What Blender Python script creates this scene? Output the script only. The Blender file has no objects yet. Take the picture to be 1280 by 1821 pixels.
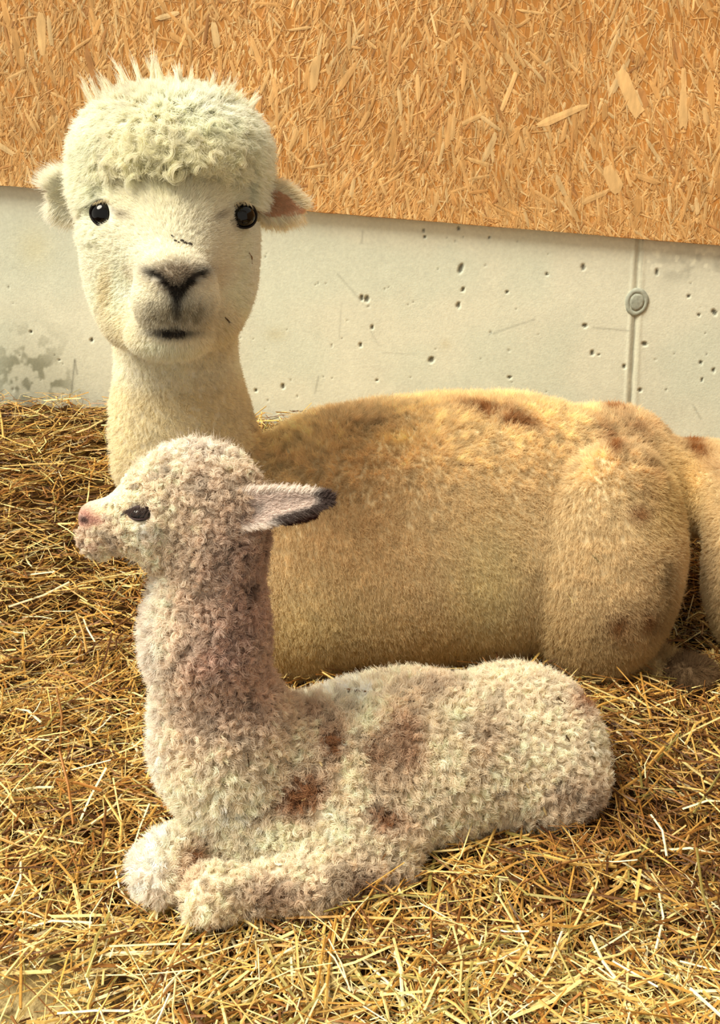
import bpy, math, random
import numpy as np
from mathutils import Vector, Matrix

random.seed(7); rng = np.random.default_rng(7)
sc = bpy.context.scene

# ------------------------------------------------------------------ camera
W_PX, H_PX, F_PX = 1280.0, 1821.0, 1800.0
CAM_H, PITCH = 0.95, math.radians(22)
cam_d = bpy.data.cameras.new('camera'); cam = bpy.data.objects.new('camera', cam_d)
sc.collection.objects.link(cam)
cam.location = (0, 0, CAM_H); cam.rotation_euler = (math.pi/2 - PITCH, 0, 0)
cam_d.sensor_fit = 'VERTICAL'; cam_d.sensor_height = 36.0; cam_d.lens = 36.0*F_PX/H_PX
cam_d.clip_start = 0.02; cam_d.clip_end = 100
sc.camera = cam

# ------------------------------------------------------------------ light
world = bpy.data.worlds.new('world'); sc.world = world; world.use_nodes = True
bg = world.node_tree.nodes['Background']
bg.inputs['Color'].default_value = (1.0, 0.93, 0.78, 1); bg.inputs['Strength'].default_value = 0.46
sun_d = bpy.data.lights.new('daylight', 'SUN'); sun = bpy.data.objects.new('daylight', sun_d)
sc.collection.objects.link(sun)
sun_d.energy = 4.9; sun_d.angle = math.radians(34); sun_d.color = (1.0, 0.93, 0.76)
sun.rotation_euler = Vector((0.62, 0.28, -1.0)).to_track_quat('-Z', 'Y').to_euler()

sc.view_settings.view_transform = 'Standard'; sc.view_settings.look = 'None'
sc.view_settings.gamma = 1.0; sc.view_settings.use_curve_mapping = False
sc.view_settings.exposure = 0.50
try:
    sc.cycles_curves.shape = 'RIBBONS'
    sc.cycles.use_denoising = True
except Exception: pass

# ------------------------------------------------------------------ helpers
CAMP = np.array([0, 0, CAM_H]); CT, ST = math.cos(PITCH), math.sin(PITCH)
FWD = np.array([0, CT, -ST]); UP = np.array([0, ST, CT]); RT = np.array([1.0, 0, 0])

def ray(px, py):
    return FWD + RT*((px-640)/F_PX) + UP*((910.5-py)/F_PX)
def P(px, py, Y):                       # point of the place at distance Y in front of the lens
    r = ray(px, py); return CAMP + r*(Y/r[1])
def scl(px, py, Y):                     # metres per pixel there
    return (Y/ray(px, py)[1])/F_PX
def proj(p):
    d = p-CAMP; z = d@FWD
    return 640+F_PX*(d@RT)/z, 910.5-F_PX*(d@UP)/z

def lin(c):
    c = np.asarray(c, float)/255.0
    return np.where(c <= 0.04045, c/12.92, ((c+0.055)/1.055)**2.4)

def _h(ix, iy, iz, s):
    n = (ix*374761393 + iy*668265263 + iz*2147483647*3 + s*974711) & 0xffffffff
    n = ((n ^ (n >> 13))*1274126177) & 0xffffffff
    n = (n ^ (n >> 16)) & 0xffffffff
    return n/4294967295.0
def vnoise(p, f=1.0, s=0):
    q = np.asarray(p)*f; i = np.floor(q).astype(np.int64); t = q-i; t = t*t*(3-2*t)
    r = 0
    for a in (0, 1):
        for b in (0, 1):
            for c in (0, 1):
                w = (t[:, 0] if a else 1-t[:, 0])*(t[:, 1] if b else 1-t[:, 1])*(t[:, 2] if c else 1-t[:, 2])
                r = r + w*_h(i[:, 0]+a, i[:, 1]+b, i[:, 2]+c, s)
    return r
def fbm(p, f=1.0, s=0, o=3):
    r = 0; a = 0.5; tot = 0
    for k in range(o):
        r = r + a*vnoise(p, f*2**k, s+k*17); tot += a; a *= 0.5
    return r/tot
def sstep(a, b, x):
    t = np.clip((x-a)/(b-a), 0, 1); return t*t*(3-2*t)

def link(o, parent=None):
    sc.collection.objects.link(o)
    if parent is not None: o.parent = parent
    return o
def tag(o, label=None, cat=None, group=None, kind=None):
    if label: o['label'] = label
    if cat: o['category'] = cat
    if group: o['group'] = group
    if kind: o['kind'] = kind
    return o
def empty(name, loc):
    o = bpy.data.objects.new(name, None); o.location = loc; o.empty_display_size = 0.05
    return link(o)

def np_mesh(name, verts, faces, mat, parent=None, off=(0, 0, 0), smooth=True, col=None):
    """faces: (n,k) array, all the same size"""
    verts = np.asarray(verts, np.float32)-np.asarray(off, np.float32)
    faces = np.asarray(faces, np.int32); n, k = faces.shape
    me = bpy.data.meshes.new(name)
    me.vertices.add(len(verts)); me.vertices.foreach_set('co', verts.ravel())
    me.loops.add(n*k); me.loops.foreach_set('vertex_index', faces.ravel())
    me.polygons.add(n); me.polygons.foreach_set('loop_start', np.arange(0, n*k, k, dtype=np.int32))
    me.update(calc_edges=True)
    me.polygons.foreach_set('use_smooth', np.full(n, smooth))
    if col is not None:
        a = me.attributes.new('tint', 'FLOAT_COLOR', 'POINT')
        c = np.ones((len(verts), 4), np.float32); c[:, :3] = col
        a.data.foreach_set('color', c.ravel())
    me.materials.append(mat); me.validate(); me.update()
    return link(bpy.data.objects.new(name, me), parent)

def mat_new(name):
    m = bpy.data.materials.new(name); m.use_nodes = True
    nt = m.node_tree; b = nt.nodes['Principled BSDF']; return m, nt, b
def simple(name, rgb, rough=0.6, spec=0.3, **kw):
    m, nt, b = mat_new(name)
    b.inputs['Base Color'].default_value = (*lin(rgb), 1); b.inputs['Roughness'].default_value = rough
    b.inputs['Specular IOR Level'].default_value = spec
    for k, v in kw.items(): b.inputs[k].default_value = v
    return m
def tinted(name, rough=0.7, spec=0.2, nscale=60.0, amt=0.25, bump=0.0, bscale=200.0, bdist=0.002, stretch=(1, 1, 1)):
    """colour comes from the thing's own 'tint' attribute, broken up by a noise texture"""
    m, nt, b = mat_new(name)
    at = nt.nodes.new('ShaderNodeAttribute'); at.attribute_name = 'tint'
    tc = nt.nodes.new('ShaderNodeTexCoord'); mp = nt.nodes.new('ShaderNodeMapping')
    mp.inputs['Scale'].default_value = stretch
    nt.links.new(tc.outputs['Object'], mp.inputs['Vector'])
    nz = nt.nodes.new('ShaderNodeTexNoise'); nz.inputs['Scale'].default_value = nscale; nz.inputs['Detail'].default_value = 5
    nt.links.new(mp.outputs[0], nz.inputs['Vector'])
    mr = nt.nodes.new('ShaderNodeMapRange'); mr.inputs['From Min'].default_value = 0.3; mr.inputs['From Max'].default_value = 0.7
    mr.inputs['To Min'].default_value = 1-amt; mr.inputs['To Max'].default_value = 1+amt*0.4
    nt.links.new(nz.outputs['Fac'], mr.inputs['Value'])
    mx = nt.nodes.new('ShaderNodeVectorMath'); mx.operation = 'SCALE'
    nt.links.new(at.outputs['Color'], mx.inputs[0]); nt.links.new(mr.outputs[0], mx.inputs['Scale'])
    nt.links.new(mx.outputs[0], b.inputs['Base Color'])
    b.inputs['Roughness'].default_value = rough; b.inputs['Specular IOR Level'].default_value = spec
    if bump:
        n2 = nt.nodes.new('ShaderNodeTexNoise'); n2.inputs['Scale'].default_value = bscale; n2.inputs['Detail'].default_value = 6
        nt.links.new(mp.outputs[0], n2.inputs['Vector'])
        bp = nt.nodes.new('ShaderNodeBump'); bp.inputs['Strength'].default_value = bump; bp.inputs['Distance'].default_value = bdist
        nt.links.new(n2.outputs['Fac'], bp.inputs['Height']); nt.links.new(bp.outputs[0], b.inputs['Normal'])
    return m

def fur_mat(name, nmix=0.75, sheen=0.0, trans=0.25):
    m = bpy.data.materials.new(name); m.use_nodes = True; nt = m.node_tree; nt.nodes.clear()
    out = nt.nodes.new('ShaderNodeOutputMaterial')
    at = nt.nodes.new('ShaderNodeAttribute'); at.attribute_name = 'tint'
    an = nt.nodes.new('ShaderNodeAttribute'); an.attribute_name = 'lie'
    ge = nt.nodes.new('ShaderNodeNewGeometry')
    s1 = nt.nodes.new('ShaderNodeVectorMath'); s1.operation = 'SCALE'; s1.inputs['Scale'].default_value = nmix
    s2 = nt.nodes.new('ShaderNodeVectorMath'); s2.operation = 'SCALE'; s2.inputs['Scale'].default_value = 1-nmix
    ad = nt.nodes.new('ShaderNodeVectorMath'); ad.operation = 'ADD'
    no = nt.nodes.new('ShaderNodeVectorMath'); no.operation = 'NORMALIZE'
    L = nt.links.new
    L(an.outputs['Vector'], s1.inputs[0]); L(ge.outputs['Normal'], s2.inputs[0]); L(s1.outputs[0], ad.inputs[0]); L(s2.outputs[0], ad.inputs[1])
    L(ad.outputs[0], no.inputs[0])
    d = nt.nodes.new('ShaderNodeBsdfDiffuse'); L(at.outputs['Color'], d.inputs['Color']); L(no.outputs[0], d.inputs['Normal'])
    t = nt.nodes.new('ShaderNodeBsdfTranslucent'); L(at.outputs['Color'], t.inputs['Color'])
    mx = nt.nodes.new('ShaderNodeMixShader'); mx.inputs[0].default_value = trans
    L(d.outputs[0], mx.inputs[1]); L(t.outputs[0], mx.inputs[2])
    L(mx.outputs[0], out.inputs['Surface'])
    return m

# ------------------------------------------------------------------ smooth solids
class Solid:
    """smoothly blended ellipsoids and tapered limbs -> one continuous skin"""
    def __init__(self): self.ops = []
    def ell(self, px, py, Y, rx, rz, ry, k=0.03, rot=0.0, tone=0, cut=False, yaw=0.0):
        s = scl(px, py, Y); c = P(px, py, Y)
        a = math.radians(rot); b = math.radians(yaw)
        fy = np.array([0, 1.0, 0]); 
        ex = RT*math.cos(b)+fy*math.sin(b); ey = -RT*math.sin(b)+fy*math.cos(b); ez = np.array([0, 0, 1.0])
        ax = ex*math.cos(a)-ez*math.sin(a); az = ex*math.sin(a)+ez*math.cos(a)
        self.ops.append(('e', c, np.array([ax, ey, az]), np.array([rx, ry, rz])*s, k, cut)); return self
    def cone(self, a, ra, b, rb, k=0.03, cut=False):
        A = P(*a); B = P(*b)
        self.ops.append(('c', A, B, (ra*scl(*a), rb*scl(*b)), k, cut)); return self
    def __call__(self, X, Y=None, Z=None):
        if Y is None: X, Y, Z = X[:, 0], X[:, 1], X[:, 2]
        D = None
        for o in self.ops:
            if o[0] == 'e':
                _, c, M, r, k, cut = o
                dx, dy, dz = X-c[0], Y-c[1], Z-c[2]
                q = [(M[i, 0]*dx+M[i, 1]*dy+M[i, 2]*dz) for i in range(3)]
                k0 = np.sqrt(sum((q[i]/r[i])**2 for i in range(3))); k1 = np.sqrt(sum((q[i]/r[i]**2)**2 for i in range(3)))+1e-9
                d = k0*(k0-1)/k1
            else:
                _, A, B, (ra, rb), k, cut = o
                ab = B-A; L2 = ab@ab
                t = np.clip(((X-A[0])*ab[0]+(Y-A[1])*ab[1]+(Z-A[2])*ab[2])/L2, 0, 1)
                d = np.sqrt((X-A[0]-t*ab[0])**2+(Y-A[1]-t*ab[1])**2+(Z-A[2]-t*ab[2])**2)-(ra+(rb-ra)*t)
            if D is None: D = d; continue
            if cut:
                d = -d; h = np.clip(0.5-0.5*(D-d)/k, 0, 1); D = D*(1-h)+d*h+k*h*(1-h)
            else:
                h = np.clip(0.5+0.5*(D-d)/k, 0, 1); D = D*(1-h)+d*h-k*h*(1-h)
        return D
    def grad(self, p, e=1e-3):
        g = np.stack([self(p+np.eye(3)[i]*e)-self(p-np.eye(3)[i]*e) for i in range(3)], 1)
        return g/(np.linalg.norm(g, axis=1, keepdims=True)+1e-9)

def axis(segs):
    """segs: [(start, step), ..., (end, None)]"""
    out = []
    for (a, h), (b, _) in zip(segs, segs[1:]):
        out.append(np.linspace(a, b, max(2, int(round((b-a)/h))+1))[:-1])
    return np.concatenate(out+[[segs[-1][0]]])

def surface_nets(S, ax, ay, az):
    F = S(ax[:, None, None].astype(np.float32), ay[None, :, None].astype(np.float32), az[None, None, :].astype(np.float32))
    nx, ny, nz = F.shape; neg = F < 0
    cnt = np.zeros((nx-1, ny-1, nz-1), np.int8)
    for a in (0, 1):
        for b in (0, 1):
            for c in (0, 1): cnt += neg[a:nx-1+a, b:ny-1+b, c:nz-1+c]
    ci = np.argwhere((cnt > 0) & (cnt < 8)); idx = -np.ones((nx-1, ny-1, nz-1), np.int32)
    idx[ci[:, 0], ci[:, 1], ci[:, 2]] = np.arange(len(ci))
    acc = np.zeros((len(ci), 3)); w = np.zeros(len(ci)); A = [ax, ay, az]
    cs = [(a, b, c) for a in (0, 1) for b in (0, 1) for c in (0, 1)]
    for p in cs:
        for d in range(3):
            if p[d]: continue
            q = list(p); q[d] = 1
            i0 = ci+np.array(p); i1 = ci+np.array(q)
            f0 = F[i0[:, 0], i0[:, 1], i0[:, 2]]; f1 = F[i1[:, 0], i1[:, 1], i1[:, 2]]
            m = (f0 < 0) != (f1 < 0)
            t = np.where(m, f0/np.where(m, f0-f1, 1), 0)
            x0 = np.stack([A[k][i0[:, k]] for k in range(3)], 1); x1 = np.stack([A[k][i1[:, k]] for k in range(3)], 1)
            acc += np.where(m[:, None], x0+(x1-x0)*t[:, None], 0); w += m
    V = acc/w[:, None]; quads = []
    for d in range(3):
        u, v = (d+1) % 3, (d+2) % 3
        sl0 = [slice(1, -1)]*3; sl0[d] = slice(0, -1); sl1 = list(sl0); sl1[d] = slice(1, None)
        a = neg[tuple(sl0)]; b = neg[tuple(sl1)]
        e = np.argwhere(a != b)
        inside = a[e[:, 0], e[:, 1], e[:, 2]]
        g = e.copy(); g[:, u] += 1; g[:, v] += 1
        def cell(du, dv):
            h = g.copy(); h[:, u] -= du; h[:, v] -= dv; return idx[h[:, 0], h[:, 1], h[:, 2]]
        q = np.stack([cell(1, 1), cell(0, 1), cell(0, 0), cell(1, 0)], 1)
        q[~inside] = q[~inside][:, ::-1]; quads.append(q)
    Q = np.concatenate(quads); Q = Q[(Q >= 0).all(1)]
    for _ in range(2):                                   # settle on the exact surface
        g = S.grad(V); V = V-g*np.clip(S(V), -0.004, 0.004)[:, None]
    return V, Q

def sample_surface(V, Q, n, dens=None):
    T = np.concatenate([Q[:, [0, 1, 2]], Q[:, [0, 2, 3]]])
    a, b, c = V[T[:, 0]], V[T[:, 1]], V[T[:, 2]]
    ar = np.linalg.norm(np.cross(b-a, c-a), axis=1)
    ctr = (a+b+c)/3
    w = ar*(dens(ctr) if dens is not None else 1)
    k = rng.choice(len(T), n, p=w/w.sum())
    r1 = np.sqrt(rng.random(n))[:, None]; r2 = rng.random(n)[:, None]
    return a[k]*(1-r1)+b[k]*r1*(1-r2)+c[k]*r1*r2

def norm(v): return v/(np.linalg.norm(v, axis=-1, keepdims=True)+1e-9)

def grow(name, roots, normals, mat, parent, off, k, npt, length, lean, spread, tipspread, curl, turns, col, radius, colvar=0.06, wild=0.15, tipr=0.35):
    """locks of hair: k strands to a lock, each lock a bundle following one (curling) centre line"""
    n = len(roots)
    length = np.broadcast_to(length, (n,)); spread = np.broadcast_to(spread, (n,)); tipspread = np.broadcast_to(tipspread, (n,))
    curl = np.broadcast_to(curl, (n,)); turns = np.broadcast_to(turns, (n,)); radius = np.broadcast_to(radius, (n,))
    d = norm(normals+lean+rng.normal(0, 0.12, (n, 3)))
    e1 = norm(np.cross(d, norm(rng.normal(size=(n, 3))))); e2 = np.cross(d, e1)
    t1 = norm(np.cross(normals, norm(rng.normal(size=(n, 3))))); t2 = np.cross(normals, t1)
    s = np.linspace(0, 1, npt)
    ph = rng.random(n)*6.28; sg = np.where(rng.random(n) < 0.5, 1, -1)
    ang = ph[:, None]+sg[:, None]*turns[:, None]*6.283*s[None]
    env = np.minimum(1, s*2.2)[None]
    cen = d[:, None]*(length[:, None]*s[None])[..., None]
    cen = cen+(e1[:, None]*((np.cos(ang)-np.cos(ph)[:, None]*(1-env))*curl[:, None]*env)[..., None])
    cen = cen+(e2[:, None]*((np.sin(ang)-np.sin(ph)[:, None]*(1-env))*curl[:, None]*env)[..., None])
    # gravity
    a = rng.random((n, k))*6.283; r = np.sqrt(rng.random((n, k)))
    ox = np.cos(a)*r; oy = np.sin(a)*r
    wid = spread[:, None]*(1-s)[None]+tipspread[:, None]*s[None]
    pos = roots[:, None, None]+cen[:, None]
    pos = pos+(t1[:, None]*ox[..., None])[:, :, None]*wid[:, None, :, None]+(t2[:, None]*oy[..., None])[:, :, None]*wid[:, None, :, None]
    lv = 1+rng.normal(0, 0.12, (n, k, 1, 1))
    wl = rng.normal(0, wild, (n, k, 1, 3))*length[:, None, None, None]*(s**2)[None, None, :, None]
    pos = roots[:, None, None]+(pos-roots[:, None, None])*lv+wl
    N = n*k
    cu = bpy.data.hair_curves.new(name)
    cu.add_curves([npt]*N)
    cu.attributes['position'].data.foreach_set('vector', (pos-np.asarray(off)).astype(np.float32).ravel())
    ra = cu.attributes.get('radius') or cu.attributes.new('radius', 'FLOAT', 'POINT')
    rr = radius[:, None, None]*(1-(1-tipr)*s**2)[None, None]*np.ones((n, k, 1))
    ra.data.foreach_set('value', rr.astype(np.float32).ravel())
    ca = cu.attributes.new('tint', 'FLOAT_COLOR', 'CURVE')
    c = np.ones((n, k, 4), np.float32)
    c[..., :3] = np.clip(col[:, None]*(1+rng.normal(0, colvar, (n, 1, 1))+rng.normal(0, colvar, (n, k, 1))), 0, 1)
    ca.data.foreach_set('color', c.ravel())
    na = cu.attributes.new('lie', 'FLOAT_VECTOR', 'CURVE')
    nn = norm(normals+0.35*(d-normals))
    na.data.foreach_set('vector', np.repeat(nn, k, 0).astype(np.float32).ravel())
    cu.materials.append(mat)
    return link(bpy.data.objects.new(name, cu), parent)

def blob(px, py, cx, cy, rx, ry, rot=0):
    a = math.radians(rot); dx, dy = px-cx, py-cy
    u = dx*math.cos(a)+dy*math.sin(a); v = -dx*math.sin(a)+dy*math.cos(a)
    return np.exp(-((u/rx)**2+(v/ry)**2))

# ------------------------------------------------------------------ the ground
def ground_z(x, y):
    p = np.stack([x, y, 0*x], 1)
    left = sstep(0.25, -0.25, x)
    ramp = sstep(1.5, 2.45, y)*(0.10+0.18*left)
    return ramp+0.030*(fbm(p, 4.0, 5, 2)-0.5)+0.042*(fbm(p, 14.0, 9, 2)-0.5)-0.014

# wall plane: runs along U, faces the lens; its left end lies farther off
PSI = math.radians(5); WU = np.array([math.cos(PSI), -math.sin(PSI), 0]); WN = np.array([-math.sin(PSI), -math.cos(PSI), 0]); W0 = np.array([0, 2.34, 0])
def wall_uz(px, py, off=0.0):
    r = ray(px, py); t = ((W0+WN*off-CAMP)@WN)/(r@WN); q = CAMP+r*t-W0
    return q@WU, q[2]
def wall_pt(u, z, off=0.0):
    u = np.asarray(u, float); z = np.asarray(z, float)
    return W0+WU*u[..., None]+np.array([0, 0, 1.0])*z[..., None]+WN*(np.asarray(off, float)[..., None] if np.ndim(off) else off)

def build_ground():
    ax = axis([(-2.2, .06), (-1.1, .012), (1.1, .06), (2.2, None)]); ay = axis([(0.2, .05), (0.6, .012), (2.2, .03), (2.6, None)])
    X, Y = np.meshgrid(ax, ay, indexing='ij'); x, y = X.ravel(), Y.ravel()
    z = ground_z(x, y)-0.008
    i = np.arange(len(x)).reshape(X.shape)
    q = np.stack([i[:-1, :-1], i[1:, :-1], i[1:, 1:], i[:-1, 1:]], -1).reshape(-1, 4)
    p = np.stack([x, y, z], 1); n = fbm(p, 30, 3, 3)[:, None]
    c = lin((74, 50, 24))*(0.45+1.0*n)
    px, py = proj(p)
    sand = np.clip(blob(px, py, 20, 1790, 130, 75)*1.6, 0, 1)[:, None]
    c = c*(1-sand)+lin((198, 178, 128))*(0.8+0.4*n)*sand
    np_mesh('floor', p, q, tinted('packed_earth_and_litter', 0.95, 0.05, 90, 0.45, 0.8, 160, 0.006), col=c)['kind'] = 'structure'
build_ground()

def stalk_verts(c, yaw, pitch, L, w, th, bend):
    """(n,) arrays -> (n,9,3) verts: flat three-sided stems of two segments"""
    n = len(L); s = np.array([-0.5, 0.05, 0.5])
    d = np.stack([np.cos(yaw)*np.cos(pitch), np.sin(yaw)*np.cos(pitch), np.sin(pitch)], 1)
    sd = np.stack([-np.sin(yaw), np.cos(yaw), 0*yaw], 1); up = np.cross(d, sd)
    roll = rng.normal(0, 0.5, n)[:, None]
    a = sd*np.cos(roll)+up*np.sin(roll); b = np.cross(d, a)
    out = np.zeros((n, 3, 3, 3))
    for i in range(3):
        ctr = c+d*(L*s[i])[:, None]+sd*(bend[:, 0]*L*(abs(s[i])*2-0.5)*0.5)[:, None]+up*(bend[:, 1]*L*(0.5-abs(s[i])*2)*0.5)[:, None]
        out[:, i, 0] = ctr+a*(w/2)[:, None]; out[:, i, 1] = ctr-a*(w/2)[:, None]; out[:, i, 2] = ctr+b*th[:, None]
    return out.reshape(n, 9, 3)
STF = np.array([[i*3+a, i*3+(a+1) % 3, (i+1)*3+(a+1) % 3, (i+1)*3+a] for i in range(2) for a in range(3)])
STRAW = np.array([lin(c) for c in [(232, 208, 140), (212, 174, 98), (188, 142, 68), (150, 100, 44), (110, 70, 32), (150, 136, 74), (244, 230, 184), (80, 48, 22)]])

def straw_material():
    return tinted('dry_straw', 0.5, 0.35, 300, 0.25, 0.3, 500, 0.0006)
M_STRAW = straw_material()
def straw_cols(p, n):
    px, py = proj(p)
    # browner litter by the animals and painted shade on the right; sunlit front painted paler
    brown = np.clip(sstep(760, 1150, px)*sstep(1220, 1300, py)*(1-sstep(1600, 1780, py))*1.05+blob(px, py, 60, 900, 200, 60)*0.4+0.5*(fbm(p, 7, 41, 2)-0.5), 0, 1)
    pale = np.clip(sstep(1580, 1780, py)*0.7+blob(px, py, 330, 1680, 220, 90)*0.3+0.6*(fbm(p, 9, 77, 2)-0.5), 0, 1)
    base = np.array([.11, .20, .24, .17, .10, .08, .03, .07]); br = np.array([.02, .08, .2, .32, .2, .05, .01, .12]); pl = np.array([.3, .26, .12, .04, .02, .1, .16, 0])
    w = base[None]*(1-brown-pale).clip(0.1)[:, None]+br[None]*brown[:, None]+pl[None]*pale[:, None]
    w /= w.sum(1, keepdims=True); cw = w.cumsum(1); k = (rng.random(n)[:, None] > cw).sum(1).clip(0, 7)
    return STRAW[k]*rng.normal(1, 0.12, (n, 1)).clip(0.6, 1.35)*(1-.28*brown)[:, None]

def straw_mass(solids):
    def scatter(n, lmin, lmax, wmin, wmax, lift, bendy, x0=-1.25, x1=1.25, y0=0.62, y1=2.5):
        y = y0+(y1-y0)*rng.random(n)**1.15; x = (x0+(x1-x0)*rng.random(n))*(0.45+0.55*y/2.2)
        p = np.stack([x, y, 0*x], 1)
        yaw = (fbm(p, 5.0, 21, 2)-0.5)*9+rng.normal(0, 0.9, n); L = lmin+(lmax-lmin)*rng.random(n)**2.0
        pitch = rng.normal(0, 0.16, n); w = wmin+(wmax-wmin)*rng.random(n)**1.8
        z = ground_z(x, y)-.004+rng.random(n)*lift+np.abs(np.sin(pitch))*L*0.3
        c = np.stack([x, y, z], 1); px, py = proj(c)
        bare = blob(px, py, 30, 1790, 120, 60)
        keep = rng.random(n) > bare*1.1
        tips = []
        for S in solids:
            keep &= S(c) > -0.004
            dd = np.stack([np.cos(yaw), np.sin(yaw), 0*yaw], 1)*(L*0.45)[:, None]
            keep &= (S(c+dd) > -0.012) & (S(c-dd) > -0.012)
        keep &= ((c-W0)@WN) > 0.004+np.abs(np.cos(yaw-math.pi/2))*L*0.5
        sel = np.where(keep)[0]; c = c[sel]
        v = stalk_verts(c, yaw[sel], pitch[sel], L[sel], w[sel], w[sel]*0.35, rng.normal(0, bendy, (len(sel), 2)))
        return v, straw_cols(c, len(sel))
    A = [scatter(34000, .03, .15, .0014, .0046, .034, .10), scatter(38000, .015, .08, .0007, .0022, .036, .30)]
    v = np.concatenate([a[0] for a in A]); c = np.concatenate([a[1] for a in A]); n = len(v)
    f = (STF[None]+9*np.arange(n)[:, None, None]).reshape(-1, 4)
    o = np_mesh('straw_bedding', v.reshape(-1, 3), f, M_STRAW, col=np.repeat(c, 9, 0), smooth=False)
    tag(o, 'deep loose golden and brown straw bedding spread over the barn floor', 'straw', kind='stuff')

# ------------------------------------------------------------------ back wall of cast concrete
def build_wall():
    au = axis([(-2.4, .08), (-1.12, .003), (1.02, .08), (2.4, None)]); az = axis([(-.1, .05), (.18, .003), (.86, .08), (2.2, None)])
    U, Z = np.meshgrid(au, az, indexing='ij'); u, z = U.ravel(), Z.ravel()
    p2 = np.stack([u, z, 0*u], 1)
    off = 0.0012*(fbm(p2, 8, 2, 3)-0.5); n1 = fbm(p2, 3.2, 8, 4); n2 = fbm(p2, 40, 12, 3)
    streak = fbm(np.stack([u*26, z*2.2, 0*u], 1), 1, 31, 3)
    base = lin((222, 222, 203))[None]*(0.90+0.17*n1+0.07*n2+0.06*(streak-.5))[:, None]
    cool = sstep(0.45, 0.7, fbm(p2, 5, 55, 3))[:, None]; base = base*(1-cool*np.array([.07, .03, .02]))
    px, py = proj(wall_pt(u, z))
    # pits left by air bubbles
    pits = [(819, 478, 7, 15, 20), (823, 515, 4, 7, 30), (815, 543, 5, 8, 10), (643, 530, 5, 8, 0), (652, 532, 6, 9, 10), (1037, 475, 6, 9, 0),
            (1040, 579, 6, 5, 0), (1053, 628, 5, 7, 0), (767, 640, 7, 9, 30), (641, 613, 4, 6, 0), (503, 687, 5, 7, 0), (753, 410, 4, 5, 0), (755, 421, 4, 5, 0),
            (1146, 612, 8, 6, 20), (1138, 694, 6, 5, 0), (972, 488, 4, 4, 0), (1270, 556, 6, 9, -30), (163, 605, 4, 6, 0), (455, 694, 4, 4, 0), (1168, 484, 5, 9, 0),
            (815, 406, 5, 5, 0), (870, 422, 3, 4, 0), (901, 519, 4, 4, 0), (1110, 652, 4, 6, 0), (1065, 631, 3, 3, 0), (662, 582, 4, 7, 0), (670, 676, 3, 3, 0), (906, 671, 5, 4, 0),
            (1243, 560, 4, 4, 0), (1269, 659, 4, 6, 0), (1248, 676, 3, 5, 0), (1246, 645, 3, 6, 0), (55, 590, 4, 3, 0), (105, 640, 3, 3, 0), (1225, 527, 4, 4, 0)]
    dark = np.zeros_like(u)
    for a, b, rx, ry, ro in pits:
        e = blob(px, py, a, b, rx*0.72, ry*0.72, ro); w = sstep(0.30, 0.62, e+0.25*(n2-.5)); off -= 0.004*w; dark = np.maximum(dark, w*.85)
    for _ in range(170):
        a, b = rng.uniform(-30, 1300), rng.uniform(340, 780); r = .9+1.5*rng.random()**3; m = (abs(px-a) < 15) & (abs(py-b) < 15)
        e = blob(px[m], py[m], a, b, r, r*rng.uniform(.8, 1.8)); w = sstep(0.3, 0.6, e); off[m] -= 0.0015*w; dark[m] = np.maximum(dark[m], w*rng.uniform(.2, .6))
    col = base*(1-dark[:, None]*0.8)
    # joint between the shuttering boards: two lips and a groove, with dirt in it
    xs = 1122+(py-700)*(-0.052)
    g = np.exp(-((px-xs)/2.2)**2); l1 = np.exp(-((px-xs+9)/2.5)**2); l2 = np.exp(-((px-xs-9)/3)**2)
    vis = (py > 380)
    brk = sstep(.35, .6, fbm(np.stack([u*40, z*14, 0*u], 1), 1, 71, 2))
    off += (-0.0035*g+0.0016*l1+0.0012*l2)*vis
    col = col*(1-(0.42*g*(.35+.65*brk)+0.3*np.exp(-((px-xs+5)/1.6)**2)*brk+0.18*np.exp(-((px-xs-7)/1.6)**2)*(1-brk))[:, None]*vis[:, None])
    lighter = np.exp(-((px-xs)/11)**2)*0.10; col = col*(1-lighter[:, None]*np.array([.4, .4, .55]))
    # scrapes
    for x0, y0, x1, y1, s in [(600, 487, 640, 533, .22), (870, 595, 950, 568, .25), (1055, 583, 1118, 588, .3), (607, 540, 603, 600, .15), (660, 590, 673, 615, .15), (680, 627, 740, 630, .14), (645, 410, 643, 432, .25), (127, 700, 133, 640, .45), (133, 640, 137, 665, .4), (1232, 720, 1246, 745, .3), (560, 700, 566, 670, .3)]:
        t = np.clip(((px-x0)*(x1-x0)+(py-y0)*(y1-y0))/((x1-x0)**2+(y1-y0)**2), 0, 1)
        d = np.hypot(px-x0-t*(x1-x0), py-y0-t*(y1-y0)); col = col*(1-s*np.exp(-(d/1.7)**2))[:, None]
    # mould and splashes low on the left, yellow patch, grime on the right under the board
    sp = sstep(.46, .60, fbm(p2, 38, 90, 3))
    m1 = np.clip(blob(px, py, 45, 650, 75, 62)+blob(px, py, 75, 690, 50, 30), 0, 1)*(0.35+0.65*sp)
    col = col*(1-m1[:, None]*np.array([.6, .6, .64]))
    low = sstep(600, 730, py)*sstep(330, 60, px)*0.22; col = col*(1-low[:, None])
    ye = blob(px, py, 60, 440, 32, 36)[:, None]*0.25*(.6+.8*n1[:, None]); col = col*(1-ye*np.array([.1, .3, .7]))
    gr = np.clip(blob(px, py, 1235, 470, 80, 28, -8)*sstep(.4, .62, fbm(p2, 22, 19, 3)), 0, 1)[:, None]; col = col*(1-gr*.33)
    fle = sstep(.62, .7, fbm(p2, 60, 23, 2))*blob(px, py, 1215, 465, 70, 25); col = col*(1+fle[:, None]*.35)
    smudge = blob(px, py, 490, 595, 18, 12)[:, None]*.3+blob(px, py, 792, 612, 9, 9)[:, None]*.25; col = col*(1-smudge*np.array([.3, .45, .7]))
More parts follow.
